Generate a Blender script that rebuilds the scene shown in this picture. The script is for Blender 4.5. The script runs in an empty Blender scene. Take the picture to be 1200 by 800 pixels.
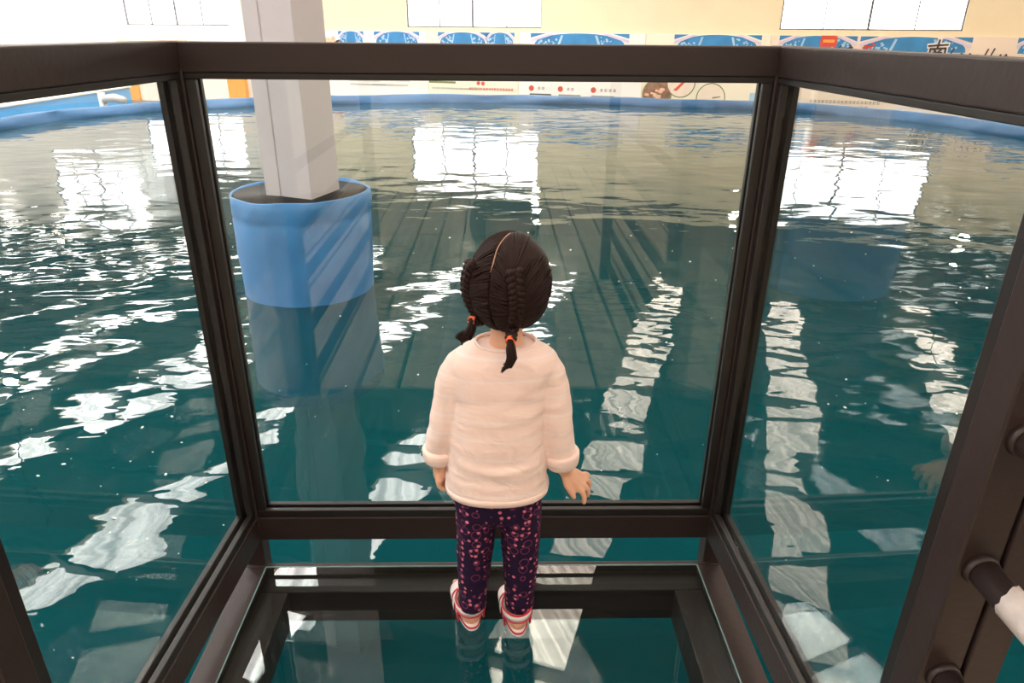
import bpy, bmesh, math, random
from mathutils import Vector, Matrix, Quaternion, noise
PI = math.pi
sc = bpy.context.scene
COL = sc.collection
random.seed(7)

# ------------------------------------------------------------------ helpers
class MB:
    """collects verts / faces, builds ONE mesh object"""
    def __init__(s): s.v = []; s.f = []; s.mi = []; s.cur = 0
    def add(s, vs, fs):
        o = len(s.v); s.v += [tuple(p) for p in vs]
        for f in fs: s.f.append(tuple(o + i for i in f)); s.mi.append(s.cur)
    def box(s, x0, x1, y0, y1, z0, z1, M=None):
        vs = [Vector(p) for p in ((x0,y0,z0),(x1,y0,z0),(x1,y1,z0),(x0,y1,z0),(x0,y0,z1),(x1,y0,z1),(x1,y1,z1),(x0,y1,z1))]
        if M: vs = [M @ p for p in vs]
        s.add(vs, [(3,2,1,0),(4,5,6,7),(0,1,5,4),(1,2,6,5),(2,3,7,6),(3,0,4,7)])
    def bar(s, p0, p1, w, h, up=(0,0,1)):
        """box along p0-p1, w sideways, h along up, centred"""
        p0, p1, up = Vector(p0), Vector(p1), Vector(up)
        d = (p1 - p0).normalized(); a = d.cross(up).normalized(); b = a.cross(d).normalized()
        vs = []
        for p in (p0, p1):
            for i, j in ((-1,-1),(1,-1),(1,1),(-1,1)): vs.append(p + a*(w/2*i) + b*(h/2*j))
        s.add(vs, [(0,1,2,3),(7,6,5,4),(0,4,5,1),(1,5,6,2),(2,6,7,3),(3,7,4,0)])
    def loft(s, rings, cap=True, close=False):
        n = len(rings[0]); o = []
        fs = []
        vs = [p for r in rings for p in r]
        m = len(rings)
        for i in range(m if close else m - 1):
            for j in range(n):
                a = i*n + j; b = i*n + (j+1) % n; c = ((i+1) % m)*n + (j+1) % n; d = ((i+1) % m)*n + j
                fs.append((a, b, c, d))
        if cap and not close:
            fs.append(tuple(reversed(range(n)))); fs.append(tuple((m-1)*n + j for j in range(n)))
        s.add(vs, fs)
    def tube(s, pts, rad, seg=10, cap=True, round_ends=False, flat=1.0, nrm=None):
        pts = [Vector(p) for p in pts]; m = len(pts)
        if not hasattr(rad, '__len__'): rad = [rad]*m
        rad = list(rad)
        if round_ends:
            d0 = (pts[0]-pts[1]).normalized(); d1 = (pts[-1]-pts[-2]).normalized()
            a, b = [], []
            for k in (75, 50, 25):
                t = math.radians(k)
                a.append((pts[0] + d0*rad[0]*math.sin(t), rad[0]*math.cos(t)))
                b.append((pts[-1] + d1*rad[-1]*math.sin(t), rad[-1]*math.cos(t)))
            b.reverse()
            pts = [q[0] for q in a] + pts + [q[0] for q in b]
            rad = [q[1] for q in a] + rad + [q[1] for q in b]; m = len(pts)
        t0 = (pts[1]-pts[0]).normalized()
        n = Vector(nrm) if nrm else (Vector((0,0,1)) if abs(t0.z) < .9 else Vector((0,1,0)))
        rings = []
        for i, p in enumerate(pts):
            t = (pts[min(i+1, m-1)] - pts[max(i-1, 0)])
            t = t.normalized() if t.length > 1e-9 else t0
            n = (n - t*n.dot(t)); n = n.normalized(); b = t.cross(n)
            rings.append([p + (n*math.cos(2*PI*k/seg)*flat + b*math.sin(2*PI*k/seg))*rad[i] for k in range(seg)])
        s.loft(rings, cap)
    def ball(s, c, r, seg=20, rings=12, M=None):
        c = Vector(c); r = r if hasattr(r, '__len__') else (r, r, r)
        vs = [Vector((0,0,-1))]
        for i in range(1, rings):
            t = -PI/2 + PI*i/rings
            for k in range(seg): vs.append(Vector((math.cos(t)*math.cos(2*PI*k/seg), math.cos(t)*math.sin(2*PI*k/seg), math.sin(t))))
        vs.append(Vector((0,0,1)))
        fs = []
        for k in range(seg): fs.append((0, 1+(k+1) % seg, 1+k))
        for i in range(rings-2):
            for k in range(seg):
                a = 1+i*seg+k; b = 1+i*seg+(k+1) % seg; fs.append((a, b, b+seg, a+seg))
        top = len(vs)-1
        for k in range(seg): fs.append((top, 1+(rings-2)*seg+k, 1+(rings-2)*seg+(k+1) % seg))
        vs = [Vector((p.x*r[0], p.y*r[1], p.z*r[2])) for p in vs]
        if M: vs = [M @ p for p in vs]
        s.add([c+p for p in vs], fs)
    def disc(s, c, r, z, seg=32, n=None):
        s.add([(c[0]+r*math.cos(2*PI*k/seg), c[1]+r*math.sin(2*PI*k/seg), z) for k in range(seg)], [tuple(range(seg))])
    def prism(s, poly, M, t):
        """polygon (list of 2D) extruded by t along local +z through matrix M"""
        n = len(poly)
        vs = [M @ Vector((p[0], p[1], 0)) for p in poly] + [M @ Vector((p[0], p[1], t)) for p in poly]
        fs = [tuple(reversed(range(n))), tuple(range(n, 2*n))] + [(i, (i+1) % n, n+(i+1) % n, n+i) for i in range(n)]
        s.add(vs, fs)
    def build(s, name, mat, parent=None, smooth=False, bevel=0, fix=True, auto=None):
        me = bpy.data.meshes.new(name)
        me.from_pydata(s.v, [], s.f)
        mats = mat if isinstance(mat, (list, tuple)) else [mat]
        for m in mats: me.materials.append(m)
        if len(mats) > 1: me.polygons.foreach_set('material_index', s.mi)
        if fix:
            bm = bmesh.new(); bm.from_mesh(me); bmesh.ops.recalc_face_normals(bm, faces=bm.faces); bm.to_mesh(me); bm.free()
        if smooth: me.polygons.foreach_set('use_smooth', [True]*len(me.polygons))
        me.update()
        o = bpy.data.objects.new(name, me); COL.objects.link(o)
        if bevel:
            m = o.modifiers.new('bevel', 'BEVEL'); m.width = bevel; m.segments = 2; m.limit_method = 'ANGLE'; m.angle_limit = math.radians(40)
        if parent is not None:
            o.parent = parent
            o.matrix_parent_inverse = Matrix.Translation(parent.matrix_world.translation).inverted() if False else Matrix()
            o.location = -WORLD.get(parent.name, Vector((0,0,0)))
            WORLD[o.name] = Vector((0,0,0))
        return o
WORLD = {}      # world position of every parent's origin (meshes are written in world coordinates)

def thing(name, loc, label, cat, group=None, kind=None):
    o = bpy.data.objects.new(name, None); COL.objects.link(o); o.location = loc
    o.empty_display_size = .1
    WORLD[o.name] = Vector(loc)
    return tag(o, label, cat, group, kind)
def tag(o, label=None, cat=None, group=None, kind=None):
    if label: o['label'] = label
    if cat: o['category'] = cat
    if group: o['group'] = group
    if kind: o['kind'] = kind
    return o
def struct(o, label=None, cat=None): return tag(o, label, cat, None, 'structure')

def remesh(o, vox, smooth=6, fac=.5):
    m = o.modifiers.new('r', 'REMESH'); m.mode = 'VOXEL'; m.voxel_size = vox; m.use_smooth_shade = True
    if smooth:
        k = o.modifiers.new('s', 'SMOOTH'); k.factor = fac; k.iterations = smooth
    dg = bpy.context.evaluated_depsgraph_get(); dg.update()
    me = bpy.data.meshes.new_from_object(o.evaluated_get(dg))
    me.name = o.name
    o.modifiers.clear(); o.data = me
    me.polygons.foreach_set('use_smooth', [True]*len(me.polygons))
    return o

# ------------------------------------------------------------------ materials
def newmat(name):
    m = bpy.data.materials.new(name); m.use_nodes = True
    nt = m.node_tree; nt.nodes.clear()
    out = nt.nodes.new('ShaderNodeOutputMaterial')
    return m, nt, out
class N:
    def __init__(s, nt): s.nt = nt
    def __call__(s, kind, ins=None, **props):
        n = s.nt.nodes.new('ShaderNode' + kind)
        for k, v in props.items(): setattr(n, k, v)
        for k, v in (ins or {}).items():
            sk = n.inputs[k]
            if hasattr(v, 'is_output') or isinstance(v, bpy.types.NodeSocket): s.nt.links.new(v, sk)
            else: sk.default_value = v
        return n
def c4(c): return (c[0], c[1], c[2], 1)
def srgb(r, g, b):
    f = lambda u: u/12.92 if u <= .04045 else ((u+.055)/1.055)**2.4
    return (f(r/255), f(g/255), f(b/255))

def mat_plain(name, col, rough=.5, metal=0, var=.12, scale=6, bump=0, bscale=40, spec=.5, sub=0):
    m, nt, out = newmat(name); n = N(nt)
    tc = n('TexCoord').outputs['Object']
    no = n('TexNoise', {'Vector': tc, 'Scale': scale, 'Detail': 5.0})
    ra = n('ValToRGB', {'Fac': no.outputs['Fac']})
    ra.color_ramp.elements[0].position = .3; ra.color_ramp.elements[1].position = .7
    ra.color_ramp.elements[0].color = c4([max(0, x*(1-var)) for x in col]); ra.color_ramp.elements[1].color = c4([min(1, x*(1+var)) for x in col])
    p = n('BsdfPrincipled', {'Base Color': ra.outputs['Color'], 'Roughness': rough, 'Metallic': metal, 'Specular IOR Level': spec})
    if sub:
        p.inputs['Subsurface Weight'].default_value = sub; p.inputs['Subsurface Radius'].default_value = (.012, .005, .003); p.inputs['Subsurface Scale'].default_value = .6
    if bump:
        nb = n('TexNoise', {'Vector': tc, 'Scale': bscale, 'Detail': 4.0})
        b = n('Bump', {'Height': nb.outputs['Fac'], 'Strength': bump, 'Distance': .01})
        nt.links.new(b.outputs['Normal'], p.inputs['Normal'])
    nt.links.new(p.outputs[0], out.inputs[0])
    return m
def mat_emit(name, col, strength, stripes=None):
    m, nt, out = newmat(name); n = N(nt)
    if stripes:
        tc = n('TexCoord').outputs['Object']
        mp = n('Mapping', {'Vector': tc, 'Rotation': (0, 0, stripes[1])})
        w = n('TexNoise', {'Vector': n('VectorMath', {0: mp.outputs[0], 1: (stripes[0], .05, 0)}, operation='MULTIPLY').outputs[0], 'Scale': 1.0, 'Detail': 2.0})
        r = n('MapRange', {'Value': w.outputs['Fac'], 'From Min': .35, 'From Max': .65, 'To Min': strength*.5, 'To Max': strength*1.15})
        e = n('Emission', {'Color': c4(col), 'Strength': r.outputs[0]})
    else:
        e = n('Emission', {'Color': c4(col), 'Strength': strength})
    nt.links.new(e.outputs[0], out.inputs[0])
    return m
def fresnel(n, ior, normal=None):
    bf = n('NewGeometry').outputs['Backfacing']
    i = n('MapRange', {'Value': bf, 'To Min': ior, 'To Max': 1/ior})
    f = n('Fresnel', {'IOR': i.outputs[0]})
    if normal: n.nt.links.new(normal, f.inputs['Normal'])
    return f.outputs[0]
def mat_glass(name, tint=(.96, .985, .98)):
    m, nt, out = newmat(name); n = N(nt)
    t = n('BsdfTransparent', {'Color': c4(tint)})
    g = n('BsdfGlossy', {'Roughness': 0.0, 'Color': (1, 1, 1, 1)})
    mx = n('MixShader', {0: fresnel(n, 1.5), 1: t.outputs[0], 2: g.outputs[0]})
    nt.links.new(mx.outputs[0], out.inputs[0])
    return m
def mat_water(name):
    m, nt, out = newmat(name); n = N(nt)
    tc = n('TexCoord').outputs['Object']
    def layer(scale, amp, stretch=(1, 1, 1), detail=1.0, rot=0):
        mp = n('Mapping', {'Vector': tc, 'Rotation': (0, 0, rot), 'Scale': stretch})
        t = n('TexNoise', {'Vector': mp.outputs[0], 'Scale': scale, 'Detail': detail, 'Roughness': .4, 'Distortion': .3})
        return n('Math', {0: t.outputs['Fac'], 1: amp}, operation='MULTIPLY').outputs[0]
    h1 = layer(1.9, WAVE[0], (1, 1.25, 1), 0.0, .5)
    h2 = layer(2.9, WAVE[1], (.8, 1.3, 1), 1.0, .2)
    h3 = layer(12.0, WAVE[2], (.7, 1.2, 1), 1.0, -.4)
    # the water is a little livelier away from the platform
    far = n('MapRange', {'Value': n('VectorMath', {0: tc, 1: (1.2, 1.4, ZW)}, operation='DISTANCE').outputs['Value'], 'From Min': 1.0, 'From Max': 6.0, 'To Min': .35, 'To Max': 1.4}).outputs[0]
    h23 = n('Math', {0: n('Math', {0: h2, 1: h3}, operation='ADD').outputs[0], 1: far}, operation='MULTIPLY').outputs[0]
    h = n('Math', {0: h1, 1: h23}, operation='ADD').outputs[0]
    b = n('Bump', {'Height': h, 'Strength': 1.0, 'Distance': 1.0})
    nm = b.outputs['Normal']
    murk = n('TexNoise', {'Vector': tc, 'Scale': .35, 'Detail': 2.0})
    mc = n('MixRGB', {'Fac': murk.outputs['Fac'], 'Color1': c4(MURK[0]), 'Color2': c4(MURK[1])})
    d = n('BsdfDiffuse', {'Color': mc.outputs[0]})
    t = n('BsdfTransparent', {'Color': c4(TINT)})
    body = n('MixShader', {0: MURKF, 1: t.outputs[0], 2: d.outputs[0]})
    g = n('BsdfGlossy', {'Roughness': 0.0, 'Color': (1, 1, 1, 1), 'Normal': nm})
    mx = n('MixShader', {0: fresnel(n, 1.33, nm), 1: body.outputs[0], 2: g.outputs[0]})
    nt.links.new(mx.outputs[0], out.inputs[0])
    if ABSORB:
        v = n('VolumeAbsorption', {'Color': c4((.12, .86, .82)), 'Density': ABSORB})
        nt.links.new(v.outputs[0], out.inputs[1])
    return m
WAVE = (.0090, .0048, .0006); MURK = (srgb(8, 66, 75), srgb(14, 70, 75)); TINT = (.55, .9, .9); MURKF = .6; ABSORB = 0.5

M_frame = mat_plain('dark_brown_steel', srgb(44, 33, 31), .45, 0, .12, 3, .08, 60, .4)
M_bead = mat_plain('black_gasket', srgb(26, 21, 20), .4, 0, .1, 8)
M_glass = mat_glass('clear_glass')
M_floorglass = mat_glass('floor_glass', (.93, .98, .97))
M_edge = mat_plain('glass_edge', srgb(120, 150, 150), .25)
M_wall = mat_plain('cream_wall_paint', srgb(246, 231, 198), .8, 0, .02, 1.5)
M_walll = mat_plain('pale_paint_and_glare', srgb(246, 238, 230), .8, 0, .02, 1.5)
M_ceil = mat_plain('ceiling_sheet', srgb(160, 146, 122), .75, 0, .06, 1)
M_beam = mat_plain('purlin_steel', srgb(96, 92, 84), .6, 0, .1, 3)
M_hallfloor = mat_plain('hall_floor', srgb(120, 112, 100), .6, 0, .1, 1)
M_winframe = mat_plain('window_frame', srgb(104, 104, 108), .5)
M_col = mat_plain('grey_column_paint', srgb(206, 203, 208), .55, 0, .03, 4, .05, 30)
M_tarp = mat_plain('blue_tarp', srgb(54, 102, 148), .45, 0, .16, 2.5, .35, 8)
M_barrel = mat_plain('barrel_tarp', srgb(70, 138, 200), .38, 0, .10, 5, .45, 5)
M_blackpl = mat_plain('black_plastic', srgb(22, 21, 22), .6, 0, .25, 12, .4, 20, .2)
M_tankfloor = mat_plain('pool_lining', srgb(40, 126, 150), .7, 0, .08, 1)
M_wood = None

def mat_wood(name, c0, c1):
    m, nt, out = newmat(name); n = N(nt)
    tc = n('TexCoord').outputs['Object']
    mp = n('Mapping', {'Vector': tc, 'Scale': (14, 1.2, 14)})
    no = n('TexNoise', {'Vector': mp.outputs[0], 'Scale': 2.0, 'Detail': 6.0, 'Distortion': .6})
    r = n('ValToRGB', {'Fac': no.outputs['Fac']})
    r.color_ramp.elements[0].position = .3; r.color_ramp.elements[1].position = .72
    r.color_ramp.elements[0].color = c4(c0); r.color_ramp.elements[1].color = c4(c1)
    p = n('BsdfPrincipled', {'Base Color': r.outputs[0], 'Roughness': .65})
    nt.links.new(p.outputs[0], out.inputs[0]); return m
M_wood = mat_wood('deck_wood', srgb(178, 162, 138), srgb(222, 208, 184))

# ------------------------------------------------------------------ camera
f_px = 823.0; th = math.radians(23.9); roll = math.radians(.52); yaw = math.radians(1.25); EYE = Vector((0, 0, 1.3))
fw = Vector((math.sin(yaw)*math.cos(th), math.cos(yaw)*math.cos(th), -math.sin(th)))
r0 = Vector((math.cos(yaw), -math.sin(yaw), 0)); u0 = r0.cross(fw)
rr = r0*math.cos(roll) + u0*math.sin(roll); uu = -r0*math.sin(roll) + u0*math.cos(roll)
cd = bpy.data.cameras.new('camera'); cam = bpy.data.objects.new('camera', cd); COL.objects.link(cam)
cd.sensor_width = 36; cd.lens = f_px/1200*36; cd.clip_start = .02; cd.clip_end = 200
Mx = Matrix.Identity(4)
for i in range(3): Mx[i][0] = rr[i]; Mx[i][1] = uu[i]; Mx[i][2] = -fw[i]; Mx[i][3] = EYE[i]
cam.matrix_world = Mx
sc.camera = cam

# ------------------------------------------------------------------ the hall (turned 19 degrees to the viewing box)
A19 = math.radians(19)
SX = Vector((math.cos(A19), -math.sin(A19), 0)); NX = Vector((math.sin(A19), math.cos(A19), 0))
ZW = -.2            # water level (floor glass top is z = 0)
NF = 21.558         # far wall
NB = -9.0; SL = -31.0; SR = 15.0; ZF = -1.15; ZC = 5.8
def hall(s, n, z=0): return SX*s + NX*n + Vector((0, 0, z))
HM = Matrix(((SX.x, NX.x, 0, 0), (SX.y, NX.y, 0, 0), (0, 0, 1, 0), (0, 0, 0, 1)))   # hall box coordinates -> world

def wall_with_holes(name, axis, pos, lo, hi, holes, mat, t=.2):
    """wall slab at coordinate pos, spanning lo..hi, holes (a0,a1,z0,z1)"""
    cuts = sorted(set([lo, hi] + [h[0] for h in holes] + [h[1] for h in holes]))
    mb = MB()
    for a, b in zip(cuts[:-1], cuts[1:]):
        zs = sorted([(h[2], h[3]) for h in holes if h[0] <= a+1e-6 and h[1] >= b-1e-6])
        z = ZF
        spans = []
        for z0, z1 in zs: spans.append((z, z0)); z = z1
        spans.append((z, ZC))
        for z0, z1 in spans:
            if z1 - z0 < 1e-4: continue
            if axis == 'n': mb.box(a, b, pos, pos+t, z0, z1, HM)
            else: mb.box(pos, pos+t, a, b, z0, z1, HM)
    return struct(mb.build(name, mat))

WZ0, WZ1 = 1.36, 3.1
wins = [(-21.22, -16.94, WZ0, WZ1), (-10.39, -6.10, WZ0, WZ1), (.46, 4.76, WZ0+.01, WZ1)]
upper = [(-26.3, -22.0, 3.3, 5.4), ]
wall_with_holes('wall_far', 'n', NF, -14.6, SR+.2, wins[1:], M_wall)
wall_with_holes('wall_farleft', 'n', NF, SL-.2, -14.6, wins[:1] + upper, M_walll)  # left part of the far wall: daylight glare put in as paler colour
backw = [(-9, -6.5, .9, 2.9), (3.5, 6.0, .9, 2.9)]
wall_with_holes('wall_back', 'n', NB-.2, SL-.2, SR+.2, backw, M_walll)
leftw = [(6, 10, 1.5, 3.4), (14, 18, 1.5, 3.4)]
wall_with_holes('wall_left', 's', SL-.2, NB, NF, leftw, M_walll)
wall_with_holes('wall_right', 's', SR, NB, NF, [(4, 8, 1.5, 3.4)], M_wall)


M_darkband = mat_plain('added_dark_band', srgb(104, 96, 80), .8, 0, .06, 1)
mb = MB(); mb.box(-19.4, SR, NF-.06, NF-.001, 3.42, ZC, HM); struct(mb.build('trim_80', M_darkband))  # unseen band added above the windows to darken the reflection in the water
M_day = mat_emit('window_daylight', (1, .99, .97), 5.0)
wn = [0]
def window(axis, pos, a0, a1, z0, z1, mull, t=.2, mat=None, inward=-1):
    wn[0] += 1
    nm = 'window_%d' % wn[0]
    def bx(mb, p0, p1, q0, q1, zz0, zz1):
        if axis == 'n': mb.box(p0, p1, q0, q1, zz0, zz1, HM)
        else: mb.box(q0, q1, p0, p1, zz0, zz1, HM)
    q0, q1 = pos + t*.2, pos + t*.5
    mb = MB(); w = .035
    bx(mb, a0, a1, q0, q1, z0, z0+w); bx(mb, a0, a1, q0, q1, z1-w, z1)
    bx(mb, a0, a0+w, q0, q1, z0, z1); bx(mb, a1-w, a1, q0, q1, z0, z1)
    for k, m in enumerate(mull):
        ww = .055 if m[1] else .025
        bx(mb, a0+(a1-a0)*m[0]-ww/2, a0+(a1-a0)*m[0]+ww/2, q0, q1, z0, z1)
    o = struct(mb.build(nm, M_winframe))
    mp = MB(); bx(mp, a0+.02, a1-.02, pos+t*.62, pos+t*.7, z0+.02, z1-.02)
    mp.build('window_pane', mat or M_day, o)
mu = [(.25, 0), (.5, 1), (.75, 0)]
for a in wins: window('n', NF, *a, mu)
for a in upper: window('n', NF, *a, mu)
M_backfill = mat_emit('back_fill_glow', (1, .99, .97), 2.5)  # glow of unseen back windows, added to light the girl's back and frames
for a in backw: window('n', NB-.2, a[0], a[1], a[2], a[3], [(.5, 1)], mat=M_backfill)
for a in leftw: window('s', SL-.2, a[0], a[1], a[2], a[3], mu)
window('s', SR, 4, 8, 1.5, 3.4, mu)

# ceiling with long translucent roof-light strips
strips = [1.74 + 3.45*k for k in range(-9, 4)]
SWD = .92
edges = [SL-.2]
for s in strips: edges += [s-SWD/2, s+SWD/2]
edges.append(SR+.2)
mb = MB()
for i in range(0, len(edges), 2): mb.box(edges[i], edges[i+1], NB, NF, ZC, ZC+.12, HM)
struct(mb.build('ceiling', M_ceil))
M_skyL = mat_emit('rooflight_bright', (1, .95, .90), 15, (9, 0))
M_skyR = mat_emit('rooflight_warm', (1, .83, .69), 8.0, (14, -A19))
for i, s in enumerate(strips):
    wn[0] += 1
    mb = MB()
    nseg = 28
    prof = []
    for k in range(nseg+1):
        x = s - SWD/2 + SWD*k/nseg; prof.append((x, ZC + .06 + .015*math.sin(k*PI/2)))
    vs = []; fs = []
    for (x, z) in prof:
        for n_ in (NB, NF): vs.append(HM @ Vector((x, n_, z)))
    for k in range(nseg): fs.append((2*k, 2*k+1, 2*k+3, 2*k+2))
    top = len(vs)
    vs += [p + Vector((0, 0, .01)) for p in vs]
    fs += [tuple(top + q for q in f) for f in fs[:nseg]]
    mb.add(vs, fs)
    struct(mb.build('window_%d' % wn[0], M_skyR if s > -4 else M_skyL, fix=False))
k = 0
n_ = NB + .6
while n_ < NF - .3:
    k += 1
    mb = MB(); mb.box(SL, SR, n_-.045, n_+.045, ZC-.2, ZC-.002, HM)
    struct(mb.build('trim_%d' % k, M_beam)); n_ += 1.3

# pendant lamps over the pool
M_lampshade = mat_plain('lamp_shade_enamel', srgb(70, 74, 72), .4)
M_bulb = mat_emit('lamp_bulb', (1, .84, .58), 130)
for (x, y, lab) in ((1.07, 19.4, 'pendant lamp hanging over the far side of the pool behind the girl'), (6.0, 17.5, 'pendant lamp hanging over the pool near the right corner post'),
               (10.5, 15.4, 'pendant lamp hanging over the right end of the pool'), (-7.06, 9.2, 'pendant lamp hanging over the left part of the pool')):
    L = thing('pendant_lamp', (x, y, 2.8), lab, 'lamp', 'pendant lamps over the pool')
    mb = MB(); mb.tube([(x, y, 3.0), (x, y, ZC)], .012, 8); mb.build('cord', M_blackpl, L)
    mb = MB()
    mb.loft([[Vector((x+r*math.cos(2*PI*q/24), y+r*math.sin(2*PI*q/24), z)) for q in range(24)] for r, z in ((.24, 2.76), (.2, 2.86), (.1, 2.96), (.04, 3.02), (.03, 3.02), (.09, 2.95), (.19, 2.85), (.23, 2.76))], cap=False, close=True)
    mb.build('lamp_shade', M_lampshade, L, smooth=True)
    mb = MB(); mb.ball((x, y, 2.80), (.11, .11, .12)); mb.build('bulb', M_bulb, L, smooth=True)

# ------------------------------------------------------------------ far wall: exhibition boards, orange portal
def onwall(s, z, off=0.0): return Matrix(((SX.x, 0, -NX.x, (SX*s+NX*(NF-off)).x), (SX.y, 0, -NX.y, (SX*s+NX*(NF-off)).y), (0, 1, 0, z), (0, 0, 0, 1)))
M_board = [mat_plain('board_print_white', srgb(250, 244, 242), .6, 0, .015, 1), mat_plain('board_print_cream', srgb(248, 240, 222), .6, 0, .02, 1), mat_plain('board_print_beige', srgb(246, 230, 214), .6, 0, .02, 1)]
M_pblue = mat_plain('print_blue', srgb(62, 140, 200), .6, 0, .12, 3)
M_plblue = mat_plain('print_pale_blue', srgb(168, 206, 232), .6, 0, .1, 4)
M_plav = mat_plain('print_lavender', srgb(220, 212, 232), .6, 0, .03, 4)
M_pcream = mat_plain('print_cream', srgb(250, 234, 214), .6, 0, .04, 2)
M_pred = mat_plain('print_red', srgb(222, 84, 62), .6, 0, .05, 4)
M_porange = mat_plain('print_orange', srgb(250, 170, 90), .6, 0, .05, 4)
M_pink = mat_plain('print_ink', srgb(70, 62, 60), .6, 0, .1, 4)
M_pgrey = mat_plain('print_grey', srgb(150, 146, 138), .6, 0, .1, 4)
M_pcoral = mat_plain('print_coral', srgb(240, 190, 160), .6, 0, .2, 6)
M_pgreen = mat_plain('print_green', srgb(120, 130, 80), .6, 0, .1, 4)
M_pbrown = mat_plain('print_shell_photo', srgb(140, 100, 78), .6, 0, .5, 9)
BT, BB = 1.245, -.95
def medallion(par, s, w, top):
    """printed wave medallion: blue dome, corner wedges, white speckle and pale rays in one printed patch"""
    h = .36
    mb = MB(); mb.cur = 0
    poly = [(-math.cos(PI*k/24)*w*.46, -h + h*.985*math.sin(PI*k/24)**.75) for k in range(25)]
    mb.prism(list(reversed(poly)), onwall(s, top, .032), .004)
    for sg in (-1, 1):
        tri = [(sg*w*.5, -.006), (sg*w*.5, -.13), (sg*w*.33, -.006)]
        mb.prism(tri if sg > 0 else list(reversed(tri)), onwall(s, top, .032), .004)
    mb.cur = 1
    rnd = random.Random(int(s*100))
    for sg in (-1, 1):
        mb.prism([(sg*w*.20, -h), (sg*w*.225, -h), (sg*w*.185, -.06), (sg*w*.16, -.06)], onwall(s, top, .037), .003)
        for q in range(16):
            px, pz, r = sg*rnd.uniform(.22, .42)*w, -h+rnd.uniform(.03, .26), rnd.uniform(.015, .04)
            if -h + h*math.sqrt(max(0, 1-(px/(w*.46))**2)) < pz+.03: continue
            mb.prism([(px+r*math.cos(2*PI*k/8), pz+r*math.sin(2*PI*k/8)) for k in range(8)], onwall(s, top, .0365+.0004*q), .003)
    mb.cur = 2
    for sg in (-1, 1): mb.prism([(sg*w*.5, -.17), (sg*w*.5, -.25), (sg*w*.22, -.01), (sg*w*.29, -.01)], onwall(s, top, .047), .003)
    return mb.build('printed_medallion', [M_pblue, M_plblue, M_plav], par)
def text_row(par, s0, s1, z, h, mat, name='text_row', gap=.35, seed=1):
    """a row of small characters, each a few strokes"""
    rnd = random.Random(seed); mb = MB(); s = s0
    few = (s1-s0)/(h*(1+gap)) < 6
    while s + h < s1:
        for q in range(3): mb.prism([(-h/2, 0), (h/2, 0), (h/2, h*.14), (-h/2, h*.14)], onwall(s+h/2, z + h*(.05+.36*q), .034), .003)
        for q in range(rnd.choice((1, 2))):
            x = rnd.uniform(-.3, .3)*h
            mb.prism([(x-h*.07, 0), (x+h*.07, 0), (x+h*.07, h*.95), (x-h*.07, h*.95)], onwall(s+h/2, z, .034), .003)
        s += h*(1+gap)
        if few: mb.build('printed_character', mat, par); mb = MB()
    if few: return
    return mb.build(name, mat, par)
def ring(par, s, z, r, mat, fill, seed, nm='round_picture'):
    mb = MB()
    n = 40
    mb.prism([(r*math.cos(2*PI*k/n), r*math.sin(2*PI*k/n)) for k in range(n)], onwall(s, z, .034), .003)
    o = mb.build(nm, mat, par)
    mb = MB(); q = r*.93
    mb.prism([(q*math.cos(2*PI*k/n), q*math.sin(2*PI*k/n)) for k in range(n)], onwall(s, z, .038), .003)
    mb.build('picture_field', fill, o)
    return o
boards = [(-13.75, -9.75, 0, 'white exhibition board with a coral picture, leftmost on the far wall, beside the grey column'),
          (-9.72, -6.78, 1, 'cream exhibition board under the middle window of the far wall'),
          (-6.75, -3.05, 0, 'white exhibition board with red markers and short captions, right of the middle window'),
          (-3.02, .28, 1, 'cream exhibition board with three round pictures behind the right corner post'),
          (.31, 7.4, 2, 'long beige exhibition board with a red logo and brush lettering under the right window')]
B = []
for (a, b, mi, lab) in boards:
    t = thing('exhibition_board', hall((a+b)/2, NF, BB), lab, 'board', 'exhibition boards along the far wall')
    mb = MB(); mb.box(a, b, NF-.03, NF-.002, BB, BT, HM); mb.build('panel', M_board[mi], t)
    B.append(t)
for (s, w, bi) in ((-12.35, .9, 0), (-10.75, 1.55, 0), (-8.55, 1.6, 1), (-4.95+0, 2.9, 2), (-1.1, 2.3, 3), (1.45, 1.9, 4), (3.75, 2.55, 4), (6.65, 1.3, 4)):
    medallion(B[bi], s, w, BT-.01)
medallion(B[1], -7.35+.0, .9, BT-.01)
# coral picture
mb = MB()
rnd = random.Random(3)
for q in range(14):
    x, z, r = rnd.uniform(-.5, .35), rnd.uniform(-.32, .05), rnd.uniform(.05, .12)
    mb.prism([(x+r*math.cos(2*PI*k/9), z+r*math.sin(2*PI*k/9)) for k in range(9)], onwall(-13.1, .98, .032+.0006*q), .003)
mb.build('coral_picture', M_pcoral, B[0])
mb = MB(); mb.prism([(-.05, -.2), (.02, -.2), (.12, -.06), (.2, -.02), (.18, .03), (.06, .0)], onwall(-12.95, .95, .05), .003); mb.build('fish_mark', M_pink, B[0])
mb = MB(); mb.prism([(-.1, -.16), (.06, -.16), (.06, -.04), (-.1, -.04)], onwall(-13.02, .83, .047), .003); mb.build('red_patch', M_pred, B[0])
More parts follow.
